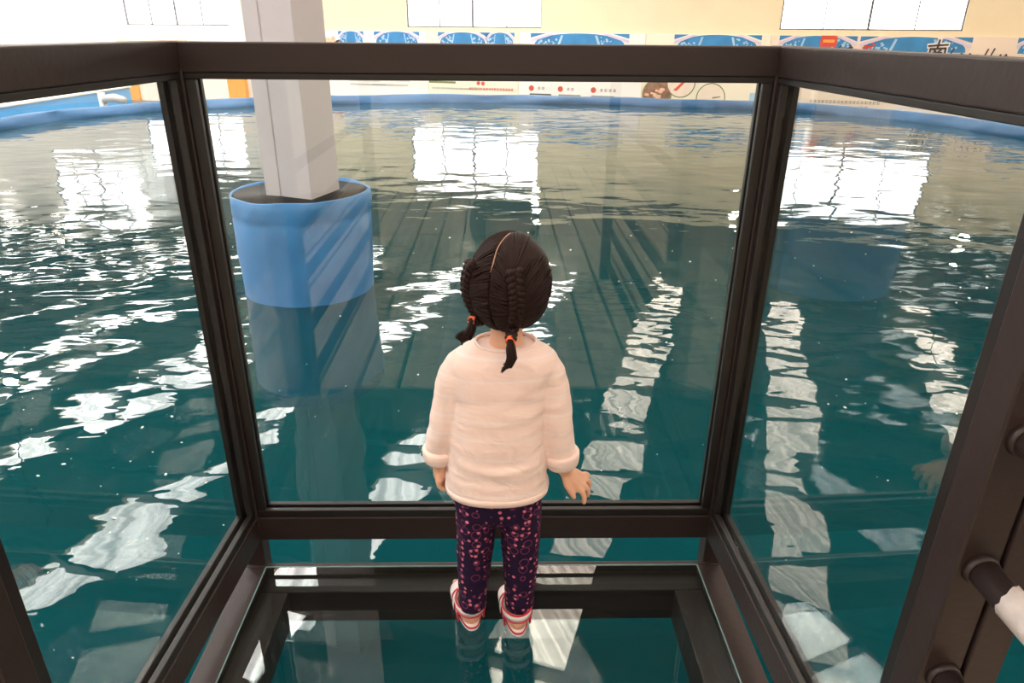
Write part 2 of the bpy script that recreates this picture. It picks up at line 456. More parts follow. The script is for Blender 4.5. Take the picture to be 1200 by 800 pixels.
# captions between rail and rim
text_row(B[0], -12.5, -11.4, -.25, .05, M_pgrey, seed=2); text_row(B[0], -12.5, -11.2, -.37, .05, M_pgrey, seed=3)
text_row(B[0], -11.7, -10.3, -.22, .05, M_pgrey, seed=4); text_row(B[0], -11.7, -10.4, -.36, .05, M_pgrey, seed=5)
mb = MB(); mb.prism([(-.45, -.03), (.45, -.03), (.45, .03), (-.45, .03)], onwall(-9.25, -.2, .033), .003); mb.build('caption_bar', M_pgreen, B[1])
for (s, z) in ((-8.05, -.2), (-7.9, -.21)):
    mb = MB(); mb.prism([(.06*math.cos(2*PI*k/16), .06*math.sin(2*PI*k/16)) for k in range(16)], onwall(s, z, .033), .003); mb.build('red_dot', M_pred, B[1])
text_row(B[1], -9.6, -8.0, -.4, .05, M_pgrey, seed=6)
text_row(B[1], -8.35, -6.85, -.40, .075, M_pred, seed=7, gap=.2)
for (s, c) in ((-6.35, 2), (-5.45, 2), (-4.45, 4)):
    mb = MB(); mb.prism([(.08*math.cos(2*PI*k/16), .08*math.sin(2*PI*k/16)) for k in range(16)], onwall(s, -.29, .033), .003)
    mb.prism([(.05*math.cos(2*PI*k/16), .05*math.sin(2*PI*k/16)) for k in range(16)], onwall(s, -.29, .036), .003); mb.build('red_dot', M_pred, B[2])
    text_row(B[2], s+.2, s+.2+.13*c, -.33, .085, M_pgrey, seed=8+c, gap=.5)
    mb = MB(); mb.prism([(-.05, -.04), (.62, -.04), (.62, .03), (-.05, .03)], onwall(s, -.47, .033), .003); mb.build('caption_bar', M_pgrey if s > -6 else M_pink, B[2])
o = ring(B[3], -2.72+.12, -.35, .42, M_pgreen, M_pbrown, 1)
mb = MB(); rnd = random.Random(9)
for q in range(16):
    a, d = rnd.uniform(0, 2*PI), rnd.uniform(.05, .3); x, z, r = d*math.cos(a), d*math.sin(a), rnd.uniform(.04, .09)
    mb.prism([(x+r*math.cos(2*PI*k/7+a), z+.6*r*math.sin(2*PI*k/7+a)) for k in range(7)], onwall(-2.6, -.35, .042+.0005*q), .003)
mb.build('shell_shape', M_pcoral, o)
o = ring(B[3], -1.95, -.02, .4, M_pgreen, M_board[2], 2)
mb = MB(); mb.prism([(-.2, -.2), (-.1, -.22), (.1, .0), (.06, .06)], onwall(-1.95, -.02, .042), .003); mb.build('shrimp_mark', M_pred, o)
o = ring(B[3], -1.1, -.4, .4, M_pgreen, M_board[2], 3)
mb = MB(); mb.prism([(.05, -.02), (.26, .03), (.26, .06), (.05, .03)], onwall(-1.1, -.4, .042), .003); mb.build('shrimp_mark', M_pgrey, o)
mb = MB(); mb.prism([(-.12, -.3), (.12, -.3), (.12, .12), (-.12, .12)], onwall(.14-.08, -.35, .033), .003); mb.build('pale_label', M_plblue, B[3])
# red logo, red and black lettering, brush lettering
t = B[4]
mb = MB(); mb.prism([(-.2, -.13), (.2, -.13), (.2, .14), (-.2, .14)], onwall(1.72, 1.1, .046), .004); o = mb.build('red_logo', M_pred, t)
mb = MB(); mb.prism([(-.14, -.03), (.14, -.03), (.14, .04), (-.14, .04)], onwall(1.72, 1.1, .051), .003); mb.build('logo_bar', M_porange, o)
def strokes(par, name, s, z, k, paths, mat, w=.03, off=.046):
    mb = MB()
    for p in paths:
        for (x0, z0), (x1, z1) in zip(p[:-1], p[1:]):
            d = Vector((x1-x0, z1-z0)); L = d.length*k
            if L < 1e-6: continue
            a = Vector((-d.y, d.x)).normalized()*w/2; e = d.normalized()*w*.35
            q0 = Vector((x0, z0))*k - e; q1 = Vector((x1, z1))*k + e
            mb.prism([q0-a, q1-a, q1+a, q0+a], onwall(s, z, off), .003)
    return mb.build(name, mat, par)
strokes(t, 'small_lettering', 1.95, .86, .16, [[(0, 0), (.5, .9)], [(.1, .5), (.9, .4)], [(1.6, .2), (2.0, .9)], [(1.5, .5), (2.3, .6)], [(2.1, .0), (2.2, .7)]], M_pink, .035)
strokes(t, 'red_lettering', 2.55, .84, .2, [[(0, .1), (.3, .9)], [(.1, .6), (1.2, .8)], [(.6, .8), (.5, 0)], [(1.0, .7), (1.1, .0), (1.3, .1)], [(.2, .3), (1.0, .35)], [(1.1, 1.2), (1.4, .9)]], M_pred, .035)
# large brush character outlined in white, then a run of looser brush letters
nan = [[(0, .72), (1, .8)], [(.52, 1.05), (.48, .62)], [(.12, .55), (.1, .0)], [(.12, .55), (.92, .6), (.95, .02), (.8, .08)], [(.35, .5), (.42, .38)], [(.68, .52), (.58, .38)], [(.3, .32), (.75, .35)], [(.28, .17), (.78, .2)], [(.52, .36), (.5, .0)]]
strokes(t, 'lettering_outline', 4.08, .72, .42, nan, M_board[0], .11, .044)
strokes(t, 'brush_character', 4.08, .72, .42, nan, M_pink, .045, .049)
run = [[(1.5, .9), (1.1, -.05)], [(1.2, .25), (1.6, .2)], [(1.9, .4), (2.1, .15), (2.4, .4), (2.2, .5), (1.95, .3)], [(2.6, .1), (2.9, .5), (3.2, .1)], [(3.5, .4), (3.4, .05), (3.8, .1)], [(4.3, .9), (4.0, .0)], [(4.8, .95), (4.5, .05)], [(5.1, .1), (5.4, .45), (5.3, .0), (5.8, .4)], [(5.8, .5), (6.0, .1), (5.9, -.3)]]
strokes(t, 'brush_lettering', 4.25, .72, .27, run, M_pink, .035, .049)
text_row(t, 1.5, 3.3, -.42, .075, M_pgrey, seed=21, gap=.3); text_row(t, .8, 3.0, -.56, .08, M_pink, seed=22, gap=.3)
# orange portal on the left of the far wall
M_orange = mat_plain('orange_paint', srgb(236, 166, 74), .5, 0, .06, 2)
mb = MB(); zt = .84
mb.box(-21.65, -21.1, NF-.16, NF-.002, ZF, zt, HM); mb.box(-17.2, -16.5, NF-.16, NF-.002, ZF, zt, HM); mb.box(-21.1, -17.2, NF-.16, NF-.002, zt-.3, zt, HM)
d = struct(mb.build('door_1', M_orange))
mb = MB(); mb.box(-21.1, -19.16, NF-.08, NF-.004, ZF, zt-.3, HM); mb.build('door_leaf', M_walll, d)
mb = MB(); mb.box(-19.14, -17.2, NF-.08, NF-.004, ZF, zt-.3, HM); mb.build('door_leaf', M_walll, d)

# ------------------------------------------------------------------ pool
outline_px = [(-7.84, 11.6), (-7.4, 13.27), (-5.77, 15.03), (-3.42, 16.19), (-.64, 16.59), (2.21, 16.4), (3.99, 15.87), (5.55, 15.52), (7.03, 14.4), (7.99, 12.83), (8.3, 11.2)]
CX, CY, CR = .167, 8.016, 8.95
a0 = math.atan2(outline_px[-1][1]-CY, outline_px[-1][0]-CX); a1 = math.atan2(outline_px[0][1]-CY, outline_px[0][0]-CX) - 2*PI
ctrl = list(outline_px)
for k in range(1, 16):
    t = a0 + (a1-a0)*k/16; rr_ = CR
    ctrl.append((CX+rr_*math.cos(t), CY+rr_*math.sin(t)))
def catmull(P, n):
    out = []; m = len(P)
    for i in range(m):
        p0, p1, p2, p3 = (Vector(P[(i+j-1) % m]) for j in range(4))
        for k in range(n):
            t = k/n
            out.append(.5*((2*p1) + (p2-p0)*t + (2*p0-5*p1+4*p2-p3)*t*t + (3*p1-p0-3*p2+p3)*t**3))
    return out
OUT = catmull(ctrl, 14)
cen = Vector((CX, CY))
ZB = -3.2
rings = []
prof = [(0, ZB), (0, ZW-.25), (-.01, ZW-.02), (-.02, ZW+.03), (.02, ZW+.09), (.06, ZW+.135), (.10, ZW+.16), (.15, ZW+.166), (.21, ZW+.15), (.24, ZF+.02)]
for j, (dr, z) in enumerate(prof):
    ring_ = []
    for i, p in enumerate(OUT):
        d = (p-cen).normalized()
        w = 0; dz = 0
        if 2 <= j <= 8:
            q = Vector((p.x*1.1, p.y*1.1, z*4)); w = .12*noise.noise(q) + .05*noise.noise(q*3.1)
            dz = .025*noise.noise(Vector((p.x*.7, p.y*.7, 3))) if j >= 5 else 0
        ring_.append(Vector((p.x+d.x*(dr+w), p.y+d.y*(dr+w), z+dz)))
    rings.append(ring_)
mb = MB(); mb.loft(rings, cap=False)
struct(mb.build('pool_wall', M_tarp, smooth=True), 'blue tarp wall draped around the round pool', 'pool wall')
mb = MB(); mb.add([(p.x, p.y, ZB) for p in OUT], [tuple(range(len(OUT)))])
struct(mb.build('pool_floor', M_tankfloor, fix=False), 'blue green lining on the floor of the pool', 'pool floor')
# the hall floor round the pool
inner = [p + (p-cen).normalized()*.2 for p in OUT]; outer = []
for p in inner:
    d = p-cen; d3 = Vector((d.x, d.y, 0)); c3 = Vector((cen.x, cen.y, 0)); t = 1e9
    for ax, lo, hi in ((SX, SL, SR), (NX, NB, NF)):
        v = d3.dot(ax)
        if abs(v) > 1e-6: t = min(t, ((hi if v > 0 else lo)-c3.dot(ax))/v)
    outer.append(Vector((cen.x+d.x*t, cen.y+d.y*t)))
def flat(P, z): return [Vector((p.x, p.y, z)) for p in P]
mb = MB(); mb.loft([flat(inner, ZF), flat(outer, ZF), flat(outer, ZF-.2), flat(inner, ZF-.2)], cap=False, close=True); struct(mb.build('floor', M_hallfloor))
M_water = mat_water('pool_water')
mb = MB(); mb.loft([[Vector((p.x+(p-cen).normalized().x*.06, p.y+(p-cen).normalized().y*.06, z)) for p in OUT] for z in (ZB-.05, ZW)], cap=True)
tag(mb.build('pool_water', M_water), 'teal rippled water filling the round pool under the glass box', 'water', None, 'structure')
# floating specks of foam
mb = MB(); rnd = random.Random(11)
for q in range(420):
    if q < 240: x, y = rnd.uniform(-3.2, 3.2), 1.6 + 5*rnd.random()**1.6
    elif q < 330: x, y = rnd.uniform(-2.8, -.75), rnd.uniform(.8, 3)
    else: x, y = rnd.uniform(-6, 6), rnd.uniform(4, 9)
    if (x+1.2)**2 + (y-4.27)**2 < .3: continue
    r = rnd.choice((.0015, .002, .0025, .003, .005))*(1.0 if y < 4 else 1.5)
    a = rnd.random()*PI
    mb.ball((x, y, ZW+.001), (r*(1+rnd.random()), r, r*.5), 6, 4, Matrix.Rotation(a, 3, 'Z'))
M_foam = mat_plain('foam', (.9, .9, .88), .5)
tag(mb.build('foam_specks', M_foam), 'tiny white foam specks floating on the teal water', 'foam', None, 'stuff')

# blue wrapped barrel round the column
bc = Vector((-1.195, 4.27)); br = .405
t = thing('barrel', (bc.x, bc.y, -.86), 'blue tarp covered barrel standing in the water around the grey column', 'barrel')
def wrap_ring(r, z, seed, amp, zamp=0, n=72):
    out = []
    for k in range(n):
        a = 2*PI*k/n
        w = amp*noise.noise(Vector((math.cos(a)*2.2, math.sin(a)*2.2, z*3+seed))) + amp*.5*noise.noise(Vector((math.cos(a)*5, math.sin(a)*5, z*6+seed)))
        dz = zamp*noise.noise(Vector((math.cos(a)*1.4, math.sin(a)*1.4, seed)))
        out.append(Vector((bc.x+(r+w)*math.cos(a), bc.y+(r+w)*math.sin(a), z+dz)))
    return out
mb = MB(); rg = []
for z, r, am, za in ((-.86, br+.01, .01, 0), (-.6, br, .01, 0), (-.3, br-.01, .012, 0), (-.1, br-.005, .012, 0), (.05, br, .012, 0), (.18, br+.002, .014, 0), (.265, br+.004, .016, 0), (.285, br-.001, .016, .01), (.30, br+.005, .02, .015), (.36, br+.004, .022, .02), (.408, br+.001, .018, .02), (.413, br-.003, .014, .02)):
    rg.append(wrap_ring(r, z, 5, am, za))
for z, r, am, za in ((.408, br-.008, .012, .02), (.34, br-.02, .008, 0)): rg.append(wrap_ring(r, z, 5, am, za))
mb.loft(rg, cap=False); mb.build('tarp_wrap', M_barrel, t, smooth=True)
mb = MB(); rg = []
for z, r, am, za in ((.398, br-.012, .012, .015), (.36, br-.03, .012, 0), (.30, br-.05, .03, .02), (.28, .2, .02, .03), (.29, .1, .0, 0)): rg.append(wrap_ring(r, z, 9, am, za))
mb.loft(rg, cap=True); mb.build('black_lining', M_blackpl, t, smooth=True)
mb = MB(); mb.loft([wrap_ring(br-.02, z, 5, 0) for z in (-.86, -.83)], cap=True); mb.build('base_plate', M_blackpl, t)
# steel column
mb = MB()
cm = Matrix.Translation((bc.x+.02, bc.y, 0)) @ HM
hw_ = .155
def csec(hw):
    g = .008
    return [(-hw, -hw), (-hw*.35, -hw), (-hw*.35, -hw+g), (-hw*.27, -hw+g), (-hw*.27, -hw), (hw, -hw), (hw, hw), (-hw, hw)]
mb.loft([[cm @ Vector((x, y, z)) for x, y in csec(hw_)] for z in (ZB, ZC)], cap=True)
struct(mb.build('pillar', M_col, bevel=.006), 'square pale grey steel column rising from the blue barrel', 'column')

# low blue wall beyond the rim on the left, with a pump head on it
M_bluew = mat_plain('blue_wall_paint', srgb(84, 174, 240), .5, 0, .05, 1.5)
mb = MB(); mb.box(-10.22, -10.0, 9.0, 20.4, ZF, -.205)
o = struct(mb.build('wall_partition', M_bluew))
mb = MB(); mb.box(-10.26, -9.96, 9.0, 20.44, -.205, -.17); mb.build('white_coping', M_walll, o)
M_pump = mat_plain('pump_grey', srgb(200, 200, 200), .35, .2)
t = thing('pump_pipe', (-9.0, 17.0, ZF), 'grey elbow pipe with outlet behind the pool rim at the far left', 'pipe')
mb = MB(); mb.tube([(-9.0, 17.0, ZF), (-9.0, 17.0, -.07)], .08, 16); mb.build('standpipe', M_pump, t, smooth=True)
mb = MB(); mb.tube([(-9.0, 17.0, -.28), (-8.9, 16.98, -.20), (-8.7, 16.95, -.18), (-8.45, 16.92, -.23)], [.07, .085, .095, .08], 16); mb.build('outlet', M_pump, t, smooth=True)

# ------------------------------------------------------------------ glass viewing box
YF, YN = 1.477, .735
def xl(y): return -.618 + (-.655+.618)*(YF-y)/(YF-YN)
def xr(y): return .552 + (.577-.552)*(YF-y)/(YF-YN)
t = thing('viewing_box', (-.03, 1.1, ZW+.05), 'dark brown steel box with clear glass sides and glass floor over the pool', 'viewing box')
BV = .003
# hand rails
mb = MB(); mb.bar((xl(YF)-.012, YF+.028, 1.247), (xr(YF)+.012, YF+.028, 1.247), .056, .056); mb.build('top_rail', M_frame, t, bevel=BV)
for fx, sg in ((xl, -1), (xr, 1)):
    mb = MB(); mb.bar((fx(YF+.05)+sg*.028, YF+.056, 1.2475), (fx(YN-.08)+sg*.028, YN-.08, 1.2475), .056, .0565); mb.build('top_rail', M_frame, t, bevel=BV)
# corner posts and near posts
for fx, sg in ((xl, -1), (xr, 1)):
    x = fx(YF)
    mb = MB(); mb.box(min(x+sg*-.002, x+sg*.046), max(x+sg*-.002, x+sg*.046), YF-.002, YF+.046, -.13, 1.225); mb.build('corner_post', M_frame, t, bevel=BV)
    x = fx(YN)
    mb = MB(); mb.box(min(x, x+sg*.054), max(x, x+sg*.054), YN-.053, YN, -.13, 1.225); mb.build('near_post', M_frame, t, bevel=BV)
# lower rails
mb = MB(); mb.box(xl(YF)-.005, xr(YF)+.005, YF, YF+.045, .078, .149); mb.build('lower_rail', M_frame, t, bevel=BV)
for fx, sg in ((xl, -1), (xr, 1)):
    mb = MB(); mb.bar((fx(YF)+sg*.022, YF, .1135), (fx(YN)+sg*.022, YN, .1135), .045, .071); mb.build('lower_rail', M_frame, t, bevel=BV)
# glazing beads: two thin strips (inside and outside of the pane) round each opening
def bead_frame(P0, P1, z0, z1, inward, nm='glazing_bead'):
    """P0,P1 plan points of the inner faces of the posts; inward = unit vector to the viewer's side"""
    d = (P1-P0).normalized(); mb = MB()
    for off in (.010, .036):
        o = -inward*off
        a, b = P0+o, P1+o
        w = .014; g = .021
        for za in (z0+g/2, z1-.006): mb.bar((a.x, a.y, za), (b.x, b.y, za), w, g if za < .5 else .012)
        for p, sg in ((a, 1), (b, -1)):
            q = p + d*sg*g/2
            mb.bar((q.x, q.y, z0+g), (q.x, q.y, z1-.012), g, w, up=(inward.x, inward.y, 0))
    return mb.build(nm, M_bead, t, bevel=.002)
def pane(P0, P1, z0, z1, inward):
    a, b = P0-inward*.023, P1-inward*.023
    mb = MB(); mb.bar((a.x, a.y, (z0+z1)/2), (b.x, b.y, (z0+z1)/2), .010, z1-z0); mb.build('glass_pane', M_glass, t)
P0, P1 = Vector((xl(YF)+.002, YF, 0)), Vector((xr(YF)-.002, YF, 0))
bead_frame(P0, P1, .149, 1.219, Vector((0, -1, 0))); pane(P0+Vector((.008, 0, 0)), P1-Vector((.008, 0, 0)), .155, 1.214, Vector((0, -1, 0)))
for fx, sg in ((xl, -1), (xr, 1)):
    P0, P1 = Vector((fx(YF), YF, 0)), Vector((fx(YN), YN, 0))
    d = (P1-P0).normalized(); inw = Vector((-d.y, d.x, 0)); inw = inw if inw.x*sg < 0 else -inw
    bead_frame(P0, P1, .149, 1.219, inw); pane(P0+d*.008, P1-d*.008, .155, 1.214, inw)
# floor beams: outer bar level with the glass, inner ledge under it
GX0, GX1, GY0, GY1 = -.612, .532, .60, YF-.012
mb = MB(); mb.box(xl(YF)-.045, xr(YF)+.045, GY1, YF+.004, -.12, .0); mb.box(GX0, GX1, GY1-.07, GY1, -.12, -.021); mb.build('floor_beam', M_frame, t, bevel=BV)
for x0, x1, l0, l1 in ((-.672, GX0, GX0, GX0+.075), (GX1, .594, GX1-.075, GX1)):
    mb = MB(); mb.box(x0, x1, GY0, GY1-.001, -.12, .0); mb.box(l0, l1, GY0, GY1-.071, -.12, -.021); mb.build('floor_beam', M_frame, t, bevel=BV)
mb = MB(); mb.box(-.665, .585, GY0-.08, GY0-.001, -.12, 0); mb.build('floor_beam', M_frame, t, bevel=BV)
mb = MB(); mb.box(GX0+.002, GX1-.002, GY0+.002, GY1-.002, -.02, 0); mb.build('glass_floor', M_floorglass, t)
mb = MB()
mb.bar((GX0+.0005, GY0, -.0008), (GX0+.0005, GY1, -.0008), .003, .003); mb.bar((GX1-.0005, GY0, -.0008), (GX1-.0005, GY1, -.0008), .003, .003); mb.bar((GX0, GY1-.0005, -.0008), (GX1, GY1-.0005, -.0008), .003, .003)
mb.build('sealant_line', M_edge, t)

# side railings of the platform behind the box
M_tape = mat_plain('worn_white_tape', srgb(176, 168, 164), .6, 0, .15, 30, .3, 60)
for fx, sg, lab in ((xr, 1, 'dark brown tube railing with worn white tape, beside the glass box on the right'), (xl, -1, 'dark brown tube railing on the left side of the plank platform')):
    x = fx(YN)
    rl = thing('side_railing', (x+sg*.08, .2, 0), lab, 'railing')
    mb = MB(); mb.box(min(x+sg*.058, x+sg*.108), max(x+sg*.058, x+sg*.108), YN-.055, YN-.004, -.13, 1.26); mb.build('post', M_frame, rl, bevel=BV)
    xo = x+sg*.03
    mb = MB(); mb.box(xo-.025, xo+.025, -.85, -.80, 0.001, 1.26); mb.build('post', M_frame, rl, bevel=BV)
    for z in (.875, .685, .50, .31, .12):
        mb = MB(); mb.tube([(xo, YN-.053, z), (xo, -.80, z)], .019, 16); mb.tube([(xo, YN-.0525, z), (xo, YN-.063, z)], [.024, .021], 16)
        o = mb.build('rail_tube', M_frame, rl, smooth=False, bevel=0)
        for p in o.data.polygons: p.use_smooth = len(p.vertices) == 4
        if sg > 0 and abs(z-.685) < .01:
            mb = MB(); pts = []; n = 20; rg = []
            for y in (.625, .60, .5, .35):
                rg.append([Vector((xo+.0205*math.cos(2*PI*k/n), y + (.006*math.sin(2*PI*k/n+1)+.003*math.sin(4*PI*k/n) + .0016*math.sin(k*2.6) if y == .625 else 0), z+.0205*math.sin(2*PI*k/n))) for k in range(n)])
            mb.loft(rg, cap=False); mb.build('tape_wrap', M_tape, o, smooth=True)
# plank platform the photographer stands on (mirrored by the front pane)
k = 0; x = -1.35
mb = MB()
while x < 1.3:
    mb.box(x, x+.142, -4.6, GY0-.085, -.05, -.002); x += .16
struct(mb.build('floor_planks', M_wood, bevel=.003), 'brown timber planks of the platform behind the glass floor', 'platform')
mb = MB()
for y in (-4.3, -2.5, -1.0, .3): mb.box(-1.35, 1.3, y, y+.1, -.2, -.055)
for y in (-2.5, .3):
    for x in (-1.2, 1.1): mb.box(x, x+.1, y, y+.1, ZB, -.2)
struct(mb.build('trim_90', M_frame))

# ------------------------------------------------------------------ the girl
M_skin = mat_plain('child_skin', srgb(228, 178, 150), .5, 0, .04, 20, .05, 200, .35, .12)
M_hair = None
def mat_hair():
    m, nt, out = newmat('dark_brown_hair'); n = N(nt)
    tc = n('TexCoord').outputs['Object']
    no = n('TexNoise', {'Vector': tc, 'Scale': 120.0, 'Detail': 3.0})
    r = n('ValToRGB', {'Fac': no.outputs['Fac']})
    r.color_ramp.elements[0].color = c4(srgb(24, 14, 13)); r.color_ramp.elements[1].color = c4(srgb(48, 30, 27))
    b = n('Bump', {'Height': no.outputs['Fac'], 'Strength': .3, 'Distance': .002})
    p = n('BsdfPrincipled', {'Base Color': r.outputs[0], 'Roughness': .5, 'Normal': b.outputs[0], 'Specular IOR Level': .15})
    nt.links.new(p.outputs[0], out.inputs[0]); return m
M_hair = mat_hair()
def mat_shirt():
    m, nt, out = newmat('pink_striped_cotton'); n = N(nt)
    tc = n('TexCoord').outputs['Object']
    sx = n('SeparateXYZ', {0: tc})
    wob = n('TexNoise', {'Vector': tc, 'Scale': 9.0, 'Detail': 2.0})
    z = n('Math', {0: sx.outputs['Z'], 1: n('Math', {0: wob.outputs['Fac'], 1: .012}, operation='MULTIPLY').outputs[0]}, operation='ADD').outputs[0]
    fr = n('Math', {0: n('Math', {0: z, 1: 1/.0425}, operation='MULTIPLY').outputs[0]}, operation='FRACT').outputs[0]
    st = n('ValToRGB', {'Fac': fr}); e = st.color_ramp.elements
    e[0].position = 0; e[0].color = (1, 1, 1, 1); e[1].position = .12; e[1].color = (0, 0, 0, 1)
    base = n('TexNoise', {'Vector': n('VectorMath', {0: tc, 1: (12, 12, 110)}, operation='MULTIPLY').outputs[0], 'Scale': 1.0, 'Detail': 3.0})
    c = n('MixRGB', {'Fac': base.outputs['Fac'], 'Color1': c4(srgb(240, 212, 202)), 'Color2': c4(srgb(250, 230, 222))})
    c2 = n('MixRGB', {'Fac': n('Math', {0: st.outputs[0], 1: .55}, operation='MULTIPLY').outputs[0], 'Color1': c.outputs[0], 'Color2': c4(srgb(244, 240, 246))})
    nb = n('TexNoise', {'Vector': tc, 'Scale': 500.0, 'Detail': 2.0})
    nb2 = n('TexNoise', {'Vector': n('VectorMath', {0: tc, 1: (16, 16, 30)}, operation='MULTIPLY').outputs[0], 'Scale': 1.0, 'Detail': 2.0, 'Distortion': .8})
    b = n('Bump', {'Height': nb.outputs['Fac'], 'Strength': .15, 'Distance': .001})
    b2 = n('Bump', {'Height': nb2.outputs['Fac'], 'Strength': .5, 'Distance': .008, 'Normal': b.outputs[0]})
    p = n('BsdfPrincipled', {'Base Color': c2.outputs[0], 'Roughness': .85, 'Normal': b2.outputs[0], 'Specular IOR Level': .2})
    nt.links.new(p.outputs[0], out.inputs[0]); return m
M_shirt = mat_shirt()
def mat_leg():
    m, nt, out = newmat('navy_heart_print'); n = N(nt)
    tc = n('TexCoord').outputs['Object']
    def dots(scale, lo, hi, rnd_):
        v = n('TexVoronoi', {'Vector': tc, 'Scale': scale, 'Randomness': rnd_})
        a = n('Math', {0: v.outputs['Distance'], 1: lo}, operation='GREATER_THAN').outputs[0]
        b = n('Math', {0: v.outputs['Distance'], 1: hi}, operation='LESS_THAN').outputs[0]
        return n('Math', {0: a, 1: b}, operation='MULTIPLY').outputs[0]
    hearts = dots(60, -1, .25, .5); ringsd = dots(37, .33, .43, .45)
    c = n('MixRGB', {'Fac': n('Math', {0: ringsd, 1: .6}, operation='MULTIPLY').outputs[0], 'Color1': c4(srgb(36, 20, 50)), 'Color2': c4(srgb(128, 60, 96))})
    c2 = n('MixRGB', {'Fac': n('Math', {0: hearts, 1: .9}, operation='MULTIPLY').outputs[0], 'Color1': c.outputs[0], 'Color2': c4(srgb(226, 122, 140))})
    p = n('BsdfPrincipled', {'Base Color': c2.outputs[0], 'Roughness': .8, 'Specular IOR Level': .2})
    nt.links.new(p.outputs[0], out.inputs[0]); return m
M_leg = mat_leg()
M_part = mat_plain('scalp', srgb(168, 128, 110), .6)
M_swhite = mat_plain('sandal_white', srgb(244, 238, 236), .5)
M_sred = mat_plain('sandal_red', srgb(196, 36, 62), .5)
M_tie = mat_plain('orange_tie', srgb(246, 110, 60), .5)
M_eye = mat_plain('eye_dark', srgb(30, 20, 18), .15)
M_lip = mat_plain('lip', srgb(196, 110, 104), .45)

G = thing('person', (-.005, 1.27, 0), 'child with braided pigtails in a pale pink top and patterned leggings on the glass floor', 'person')
HC = Vector((.024, 1.285, .852)); HR = Matrix.Rotation(-math.radians(27), 3, 'Z')     # head turned to the right
def hl(x, y, z): return HC + HR @ Vector((x, y, z))
def ell(cx, cy, z, rx, ry, n=28, p=2.3):
    out = []
    for k in range(n):
        a = 2*PI*k/n; c, s_ = math.cos(a), math.sin(a)
        out.append(Vector((cx+rx*math.copysign(abs(c)**(2/p), c), cy+ry*math.copysign(abs(s_)**(2/p), s_), z)))
    return out
# --- body: one continuous skin surface
mb = MB()
mb.ball(HC, (.070, .082, .084), 32, 20, HR)
mb.ball(hl(0, .018, -.030), (.056, .062, .055), 24, 16, HR)            # jaw and cheeks
mb.ball(hl(0, .084, -.018), (.009, .009, .011), 12, 8, HR)             # nose
for sg in (-1, 1):
    mb.ball(hl(sg*.070, .004, -.014), (.008, .016, .022), 12, 8, HR)   # ears
    mb.ball(hl(sg*.030, .062, -.036), (.022, .020, .020), 12, 8, HR)   # cheeks
mb.tube([(.015, 1.272, .70), (.017, 1.276, .76), (.02, 1.283, .82)], [.036, .032, .034], 18, round_ends=True)
mb.loft([ell(.012, 1.272, z, rx, ry) for z, rx, ry in ((.40, .078, .058), (.48, .084, .062), (.58, .082, .058), (.66, .085, .052), (.69, .074, .042), (.715, .046, .034))])
mb.ball((0, 1.275, .39), (.086, .066, .07), 20, 12)
legx = {-1: ((-.048, .36), (-.051, .20), (-.058, .06)), 1: ((.048, .36), (.051, .20), (.052, .06))}
for sg in (-1, 1):
    (xa, za), (xb, zb), (xc, zc) = legx[sg]
    mb.tube([(xa, 1.275, za), (xa*1.02, 1.275, .28), (xb, 1.276, zb), (xb, 1.270, .14), (xc, 1.268, .075), (xc, 1.268, .035)], [.046, .043, .034, .032, .023, .021], 18, round_ends=True)
heel = {-1: Vector((-.062, 1.258, 0)), 1: Vector((.047, 1.240, 0))}
fdir = {-1: Vector((-.20, .98, 0)).normalized(), 1: Vector((-.10, .995, 0)).normalized()}
SOLE = .016
for sg in (-1, 1):
    h, d = heel[sg], fdir[sg]; xc = legx[sg][2][0]
    mb.tube([(xc, 1.268, .07), h+d*.020+Vector((0, 0, .040))], [.022, .023], 16, round_ends=True)
    mb.tube([h+d*.007+Vector((0, 0, SOLE+.016)), h+d*.07+Vector((0, 0, SOLE+.020)), h+d*.112+Vector((0, 0, SOLE+.014))], [.0235, .025, .019], 18, round_ends=True)
    sd = Vector((d.y, -d.x, 0))
    for q in range(5):
        o = (q-2)*.0105*sg*-1
        r = .0085 if q == 0 else .0062
        b = h+d*(.112-.004*abs(q-1))+sd*o+Vector((0, 0, SOLE+.010))
        mb.tube([b, b+d*(.018-.0015*q)], [r, r*.9], 10, round_ends=True)
# arms
AL = [(-.078, 1.272, .665), (-.104, 1.268, .60), (-.112, 1.268, .56), (-.124, 1.276, .47), (-.126, 1.280, .445)]
AR = [(.096, 1.272, .665), (.118, 1.266, .60), (.122, 1.264, .56), (.136, 1.270, .47), (.142, 1.272, .438)]
for A in (AL, AR): mb.tube(A, [.027, .024, .023, .019, .017], 16, round_ends=True)
def finger(pts, r0, r1): mb.tube(pts, [r0 + (r1-r0)*i/(len(pts)-1) for i in range(len(pts))], 10, round_ends=True)
# right hand: wrist bent, fingers spread forward and down
W = Vector(AR[-1])
K = {'index': Vector((.1735, 1.262, .392)), 'middle': Vector((.1785, 1.272, .397)), 'ring': Vector((.1815, 1.283, .401)), 'little': Vector((.183, 1.293, .405))}
mb.tube([W, W+Vector((.012, .002, -.018)), Vector((.165, 1.275, .407))], [.0165, .016, .015], 14, round_ends=True)
for k_, v in K.items(): mb.tube([W+(v-W)*.30, W+(v-W)*.65, v], [.0105, .0105, .0085], 10, round_ends=True)
finger([K['index'], K['index']+Vector((.010, -.002, -.008)), K['index']+Vector((.015, -.004, -.021)), K['index']+Vector((.0145, -.005, -.033))], .0072, .0058)
finger([K['middle'], K['middle']+Vector((.012, .002, -.006)), K['middle']+Vector((.019, .002, -.018)), K['middle']+Vector((.019, .001, -.031))], .0072, .0058)
finger([K['ring'], K['ring']+Vector((.012, .005, -.003)), K['ring']+Vector((.020, .008, -.013)), K['ring']+Vector((.021, .009, -.024))], .0070, .0056)
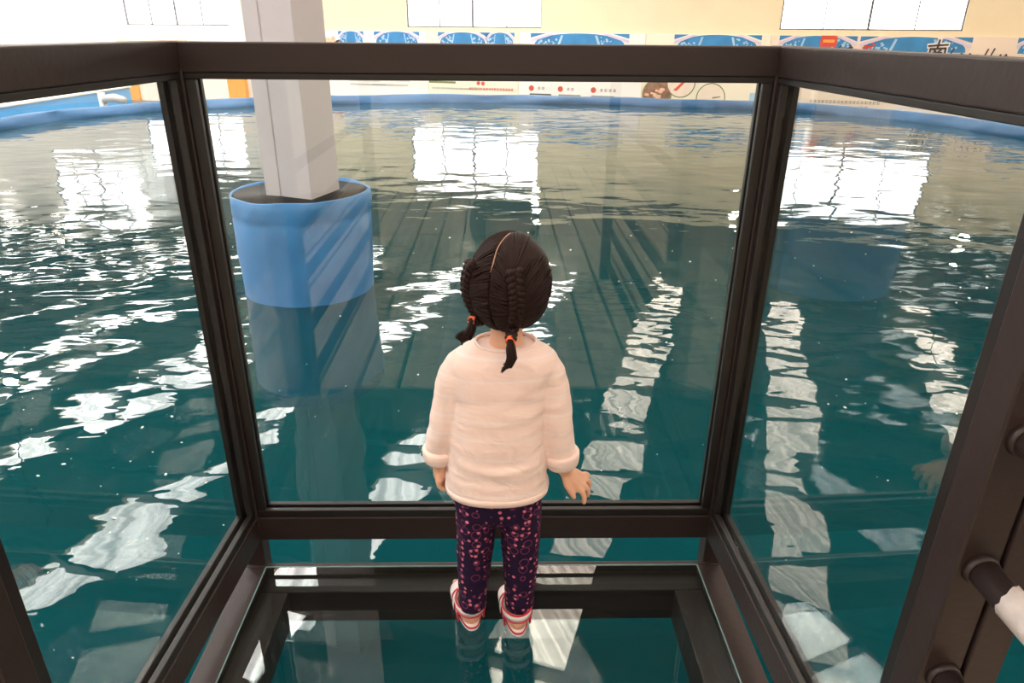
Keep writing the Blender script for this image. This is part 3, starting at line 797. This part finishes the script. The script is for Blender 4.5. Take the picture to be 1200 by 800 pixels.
finger([K['little'], K['little']+Vector((.010, .006, .000)), K['little']+Vector((.017, .010, -.006)), K['little']+Vector((.019, .012, -.014))], .0062, .005)
tb = W+Vector((.004, -.006, -.018))
finger([tb, tb+Vector((.004, -.007, -.018)), tb+Vector((.012, -.010, -.033)), tb+Vector((.019, -.010, -.046))], .0095, .0062)
# left hand: hanging relaxed, fingers curled
W = Vector(AL[-1]); pc = W+Vector((.001, .004, -.030))
mb.tube([W, pc], [.0155, .0165], 14, round_ends=True, flat=1.0)
for q, L in enumerate((1.0, 1.08, 1.0, .85)):
    b = pc+Vector((-.003, -.016+.0105*q, -.006))
    mb.tube([W+(b-W)*.35, b], [.0095, .0085], 10, round_ends=True)
    finger([b, b+Vector((.001, 0, -.014*L)), b+Vector((.008, .001, -.022*L)), b+Vector((.018, .002, -.021*L))], .0068, .0056)
b = W+Vector((.006, .014, -.016)); finger([b, b+Vector((.006, .010, -.012)), b+Vector((.010, .012, -.024))], .0085, .006)
body = mb.build('body', M_skin, G, smooth=True); remesh(body, .0032, 4)
# eyes, mouth on the far side of the head
for sg in (-1, 1):
    mb = MB(); mb.ball(hl(sg*.027, .0735, 0), (.009, .006, .007), 14, 10, HR); mb.build('eye', M_eye, G, smooth=True)
mb = MB(); mb.ball(hl(0, .0765, -.043), (.015, .006, .006), 14, 8, HR); mb.build('mouth', M_lip, G, smooth=True)

# --- leggings
mb = MB()
mb.loft([ell(-.001, 1.274, z, rx, ry, 30) for z, rx, ry in ((.325, .086, .058), (.34, .094, .066), (.40, .096, .070), (.44, .090, .064))])
for sg, secs in ((-1, ((.40, -.047, .047, .064), (.325, -.0475, .0455, .058), (.27, -.049, .0435, .053), (.20, -.0530, .0410, .047), (.15, -.0560, .0375, .043), (.10, -.0585, .0335, .0375), (.058, -.0595, .0325, .0355))),
                 (1, ((.40, .047, .048, .064), (.325, .0495, .0475, .058), (.27, .0505, .0455, .053), (.20, .0515, .0425, .047), (.15, .0515, .039, .043), (.10, .0515, .0355, .0375), (.055, .0515, .0345, .036)))):
    mb.loft([ell(cx, 1.274-.006*(1-min(1, z/.2)), z, rx, ry, 26, 2.0) for z, cx, rx, ry in secs])
leg = mb.build('leggings', M_leg, G, smooth=True); remesh(leg, .004, 4)
for v in leg.data.vertices:
    q = v.co + Vector((0, 0, 0)); a = .0022*noise.noise(Vector((q.x*20, q.y*20, q.z*48))); v.co += v.normal*a

# --- long-sleeved top
mb = MB()
mb.loft([ell(cx, 1.272, z, rx, ry, 36, 2.4) for z, cx, rx, ry in ((.392, -.002, .106, .076), (.405, -.002, .110, .081), (.44, -.002, .108, .081), (.50, -.001, .103, .077), (.583, -.002, .098, .072), (.66, .006, .105, .066), (.69, .010, .112, .060), (.708, .012, .106, .054), (.722, .014, .088, .048), (.735, .015, .066, .042))])
for A, rs in (((( -.068, 1.272, .692), (-.082, 1.272, .668), (-.100, 1.268, .60), (-.111, 1.268, .55), (-.124, 1.275, .49), (-.127, 1.276, .463)), (.034, .039, .036, .034, .030, .029)),
              (((.088, 1.272, .690), (.100, 1.272, .666), (.116, 1.266, .60), (.122, 1.264, .55), (.133, 1.269, .485), (.137, 1.270, .455)), (.034, .039, .037, .036, .034, .032))):
    mb.tube(A, rs, 22)
top = mb.build('shirt', M_shirt, G, smooth=True); remesh(top, .0042, 5)
for v in top.data.vertices:
    q = v.co
    a = .0035*noise.noise(Vector((q.x*9, q.y*9, q.z*22))) + .0018*noise.noise(Vector((q.x*22+5, q.y*22, q.z*50)))
    # folds across the lower back and at the arm pits
    a += .0025*math.exp(-((q.z-.475-.25*(q.x)**2*8)/.012)**2)*(1 if abs(q.x) < .085 else 0) - .002*math.exp(-((q.z-.455)/.014)**2)*(1 if abs(q.x) < .085 else 0)
    v.co += v.normal*a
for p0, p1, r0, r1 in (((-.1255, 1.2755, .489), (-.1285, 1.2765, .455), .0330, .0285), ((.1335, 1.2695, .484), (.1385, 1.2705, .448), .0370, .0325)):
    a, b = Vector(p0), Vector(p1); mb = MB()
    pts = [a+(b-a)*u for u in (.0, .03, .15, .5, .85, .97, 1.0)]
    mb.tube(pts, [r0-.004, r0+.0005, r0+.0025, r0*.55+r1*.45+.003, r1+.0025, r1, r1-.004], 28)
    mb.build('rolled_cuff', M_shirt, top, smooth=True)
mb = MB(); c = ell(.0155, 1.272, .737, .060, .042, 40, 2.1)
c = [Vector((p.x, p.y, p.z-.006*max(0, -(p.y-1.272)/.04)+.002)) for p in c]
mb.loft([[p+((p-Vector((.0155, 1.272, p.z))).normalized()*math.cos(2*PI*k/8)+Vector((0, 0, 1))*math.sin(2*PI*k/8))*.0032 for k in range(8)] for p in c], cap=False, close=True)
mb.build('neckband', M_shirt, top, smooth=True)
mb = MB()
mb.loft([ell(-.002, 1.272, z, rx, ry, 48, 2.4) for z, rx, ry in ((.411, .110, .081), (.408, .1125, .0835), (.397, .1115, .0825), (.3915, .107, .078))], cap=False)
mb.build('hem', M_shirt, top, smooth=True)

# --- sandals
for sg in (-1, 1):
    h, d = heel[sg], fdir[sg]; sd = Vector((d.y, -d.x, 0)); up = Vector((0, 0, 1))
    S = bpy.data.objects.new('sandal', None); COL.objects.link(S); S.parent = G; S.location = h - WORLD[G.name]; WORLD[S.name] = Vector(h); S.empty_display_size = .03
    def outl(grow, n=40):
        o = []
        for k in range(n):
            a = 2*PI*k/n; u = -math.cos(a); w = math.sin(a)       # u: heel -1 .. toe 1
            along = .066 + u*(.078+grow); half = (.0295+.005*u+grow)
            o.append((along, math.copysign(abs(w)**.75, w)*half))
        return o
    def P3(q, z): return h + d*(q[0]-.006) + sd*q[1] + up*z
    mb = MB()
    mb.loft([[P3(q, z) for q in outl(g)] for z, g in ((.0005, -.002), (.004, .001), (.012, .0005), (SOLE, -.002))])
    mb.build('sole', M_swhite, S, smooth=False, bevel=0)
    mb = MB(); o_ = outl(.001); n = len(o_)
    mb.loft([[P3(o_[k], .013) + ((P3(o_[k], 0)-P3((.066, 0), 0)).normalized()*math.cos(2*PI*j/6)+up*math.sin(2*PI*j/6))*.0024 for j in range(6)] for k in range(n)], cap=False, close=True)
    mb.build('piping', M_sred, S, smooth=True)
    # heel strap: a band from the instep round the back of the ankle
    def band(z0, z1, w0, rad=0, a0=-150, a1=150, grow=0, tilt=0.0):
        rgs = []
        for k in range(33):
            a = math.radians(a0 + (a1-a0)*k/32)
            u, w = -math.cos(a), math.sin(a)
            al = .0195 + u*(.034+grow); hw = .0325+grow
            rise = tilt*(al+.006)
            rgs.append((al, w*hw, z0+rise, z1+rise))
        return rgs
    def strap(rgs, thick, name, mat):
        mb = MB(); sec = []
        for (al, w, z0, z1) in rgs:
            p = h + d*(al) + sd*w; out = (p-(h+d*.024)); out.z = 0; out = out.normalized()
            sec.append([p+up*z0-out*thick/2, p+up*z0+out*thick/2, p+up*(z0*.5+z1*.5)+out*thick*.8, p+up*z1+out*thick/2, p+up*z1-out*thick/2])
        mb.loft(sec); return mb.build(name, mat, S, smooth=True)
    strap(band(.046, .064, .03, tilt=.2), .004, 'heel_strap', M_swhite)
    for z in (.0445, .0655):
        mb = MB(); pts = [h+d*al*1.0+sd*w*1.02+up*z0 for (al, w, z0, z1) in band(z, z, 0, grow=.0015, tilt=.2)]
        mb.tube(pts, .0022, 8, round_ends=True); mb.build('piping', M_sred, S, smooth=True)
    # back uprights joining strap and sole, each side of the bare heel
    for w in (-1, 1):
        mb = MB(); mb2 = MB()
        b0 = h+d*.034+sd*w*.0300
        mb.bar(b0+up*.008, h+d*.034+sd*w*.0330+up*.056, .004, .040, up=tuple(d))
        mb2.tube([h+d*.012+sd*w*.0305+up*.012, h+d*.014+sd*w*.0325+up*.036], .0022, 8, round_ends=True)
        mb.build('side_wall', M_swhite, S, bevel=.0015); mb2.build('piping', M_sred, S, smooth=True)
    # instep strap and toe strap over the foot
    for y0, y1, hgt, nm in ((.052, .074, .046, 'instep_strap'), (.086, .112, .036, 'toe_strap')):
        mb = MB(); sec = []
        for k in range(17):
            a = PI*k/16; w = -math.cos(a)*.0325; z = .008+math.sin(a)**.7*hgt
            nrm = (sd*(-math.cos(a)) + up*math.sin(a)).normalized()
            c0 = h+sd*w+up*z
            sec.append([c0+d*y0, c0+d*y1, c0+d*y1+nrm*.004, c0+d*y0+nrm*.004])
        mb.loft(sec); o = mb.build(nm, M_swhite, S, smooth=False, bevel=.0012)
        for yy in (y0, y1):
            mb = MB(); mb.tube([h+sd*(-math.cos(PI*k/16)*.0345)+up*(.009+math.sin(PI*k/16)**.7*(hgt+.001))+d*yy for k in range(17)], .002, 6)
            mb.build('piping', M_sred, S, smooth=True)

# --- hair
ER = Vector((.081, .089, .096))
def sph(az, el):          # local unit direction: az 0 = back (-y), + to the right; el up
    return Vector((math.sin(az)*math.cos(el), -math.cos(az)*math.cos(el), math.sin(el)))
def onhair(u, k=1.0): return hl(u.x*ER.x*k, u.y*ER.y*k, u.z*ER.z*k + .004)
mb = MB(); seg, rgn = 56, 36
vs = []; keep = {}
for i in range(rgn+1):
    el = -PI/2 + PI*i/rgn
    for k in range(seg):
        u = sph(2*PI*k/seg, el)
        vs.append(onhair(u, .985))
fs = []
for i in range(rgn):
    for k in range(seg):
        el = -PI/2 + PI*(i+.5)/rgn; u = sph(2*PI*(k+.5)/seg, el)
        face = u.y > .28 and u.z < .42
        low = u.z < -.80
        if face or low: continue
        a = i*seg+k; b = i*seg+(k+1) % seg
        fs.append((a, b, b+seg, a+seg))
mb.add(vs, fs)
rnd = random.Random(5)
def slerp(a, b, t):
    w = a.angle(b)
    if w < 1e-4: return a.copy()
    return (a*math.sin((1-t)*w) + b*math.sin(t*w))/math.sin(w)
def braid_dir(sg, v):      # v 0 (high) .. 1 (nape): path of the plait on the head
    el = math.radians(28 - 72*v)
    az = math.radians((sg*(33 + 3*math.sin(v*PI))))
    if sg < 0: az = math.radians(-(44 + 4*math.sin(v*PI)))
    return sph(az, el)
for sg in (-1, 1):
    for q in range(330):
        u = rnd.random()
        # start on the parting (over the top of the head to the nape) or at the hair line of the temples
        if q % 3 < 2:
            t = math.radians(-70 + 215*u); st = Vector((sg*.015, -math.cos(t), math.sin(t))).normalized()      # back nape .. forehead
            v = min(1, max(0, 1 - (t+1.2)/2.6 + rnd.uniform(-.12, .12)))
        else:
            az = math.radians(sg*rnd.uniform(60, 108)); st = sph(az, math.radians(rnd.uniform(-52, 40)))
            v = min(1, max(0, .35 + .6*(-st.z+.6)/1.3 + rnd.uniform(-.15, .15)))
        en = braid_dir(sg, v)
        lift = 1.0 + rnd.uniform(-.008, .010)
        n = 12; pts = []
        for k in range(n+1):
            d_ = slerp(st, en, k/n); sag = .012*math.sin(PI*k/n)
            pts.append(onhair(d_, lift + sag))
        mb.tube(pts, [.001]+[.0014+.0008*rnd.random()]*(n-1)+[.001], 5)
hair = mb.build('hair', M_hair, G, smooth=True, fix=False)
# parting: a thin line of scalp between the two halves
mb = MB(); pts = [onhair(sph(math.radians(-1+1.2*math.sin(k*.9)), math.radians(26+6.4*k)), 1.014) for k in range(11)]
mb.tube(pts, [.0005]+[.0014]*9+[.0005], 8, flat=.8); mb.build('parting', M_part, hair, smooth=True)
def plait(path, r, turns, name, parent):
    n = 70; mb = MB()
    P = [Vector(p) for p in path]
    def at(t):
        x = t*(len(P)-1); i = min(int(x), len(P)-2); f_ = x-i
        p0, p1, p2, p3 = P[max(i-1, 0)], P[i], P[i+1], P[min(i+2, len(P)-1)]
        return .5*((2*p1)+(p2-p0)*f_+(2*p0-5*p1+4*p2-p3)*f_*f_+(3*p1-p0-3*p2+p3)*f_**3)
    for s in range(3):
        pts = []; rad = []
        for k in range(n+1):
            t = k/n; p = at(t); tg = (at(min(1, t+.01))-at(max(0, t-.01))).normalized()
            out = (p-HC).normalized(); side = tg.cross(out).normalized(); out = side.cross(tg)
            ph = 2*PI*(turns*t + s/3)
            tp = r*(1-.35*t)
            pts.append(p + side*math.sin(ph)*tp*.75 + out*math.sin(2*ph)*tp*.38)
            rad.append(tp*.62)
        mb.tube(pts, rad, 10, round_ends=True)
    return mb.build(name, M_hair, parent, smooth=True)
def tail(path, rad, name, parent, nst=26, seed=1):
    rnd = random.Random(seed); mb = MB(); P = [Vector(p) for p in path]
    mb.tube(P, [r*.8 for r in rad], 10, round_ends=True)
    for q in range(nst):
        a = rnd.random()*2*PI; rr2 = .5+.6*rnd.random(); e = rnd.uniform(.75, 1.12)
        pts = []
        for i, p in enumerate(P):
            tg = (P[min(i+1, len(P)-1)]-P[max(i-1, 0)]).normalized(); s1 = tg.orthogonal().normalized(); s2 = tg.cross(s1)
            p2 = P[0]+(p-P[0])*(1 if i < len(P)-1 else e)
            pts.append(p2+(s1*math.cos(a)+s2*math.sin(a))*rad[i]*rr2)
        mb.tube(pts, [.0018]*(len(pts)-1)+[.0005], 5)
    return mb.build(name, M_hair, parent, smooth=True)
tieR, tieL = Vector((.0235, 1.190, .776)), Vector((-.049, 1.245, .792))
pr = [onhair(braid_dir(1, v), 1.03) for v in (0, .25, .5, .75, 1)] + [tieR]
pl = [onhair(braid_dir(-1, v), 1.03) for v in (0, .25, .5, .75, 1)] + [tieL]
plait(pr, .0135, 5, 'braid', hair); plait(pl, .0135, 5, 'braid', hair)
for tt, dd in ((tieR, (tieR-pr[-2])), (tieL, (tieL-pl[-2]))):
    dd = dd.normalized(); mb = MB()
    for q in (-.0022, .0022):
        mb2 = []
        c0 = tt+dd*(q+.001); s1 = dd.orthogonal().normalized(); s2 = dd.cross(s1)
        mb.loft([[c0+(s1*math.cos(2*PI*k/16)+s2*math.sin(2*PI*k/16))*(.0072+.0021*math.cos(2*PI*j/6)) + dd*.0021*math.sin(2*PI*j/6) for j in range(6)] for k in range(16)], cap=False, close=True)
    mb.build('hair_tie', M_tie, hair, smooth=True)
tail([tieR, tieR+Vector((.001, -.006, -.016)), tieR+Vector((.003, -.008, -.034)), tieR+Vector((-.003, -.006, -.050)), tieR+Vector((-.016, -.004, -.061))], [.005, .0085, .0095, .0075, .002], 'pigtail', hair, 30, 2)
tail([tieL, tieL+Vector((-.002, -.006, -.014)), tieL+Vector((-.010, -.009, -.028)), tieL+Vector((-.021, -.010, -.036)), tieL+Vector((-.027, -.012, -.028)), tieL+Vector((-.022, -.014, -.020))], [.005, .0085, .0100, .009, .006, .002], 'pigtail', hair, 30, 3)

# ------------------------------------------------------------------ light, world, view
w = bpy.data.worlds.new('world'); sc.world = w; w.use_nodes = True
w.node_tree.nodes['Background'].inputs[0].default_value = (.9, .95, 1, 1); w.node_tree.nodes['Background'].inputs[1].default_value = .4
sc.view_settings.view_transform = 'Standard'; sc.view_settings.look = 'None'; sc.view_settings.exposure = .35; sc.view_settings.gamma = 1
sc.view_settings.use_curve_mapping = False
cy = sc.cycles
cy.use_denoising = True
cy.max_bounces = 12; cy.transparent_max_bounces = 24; cy.glossy_bounces = 6; cy.diffuse_bounces = 4
cy.sample_clamp_indirect = 30; cy.caustics_reflective = False; cy.caustics_refractive = False
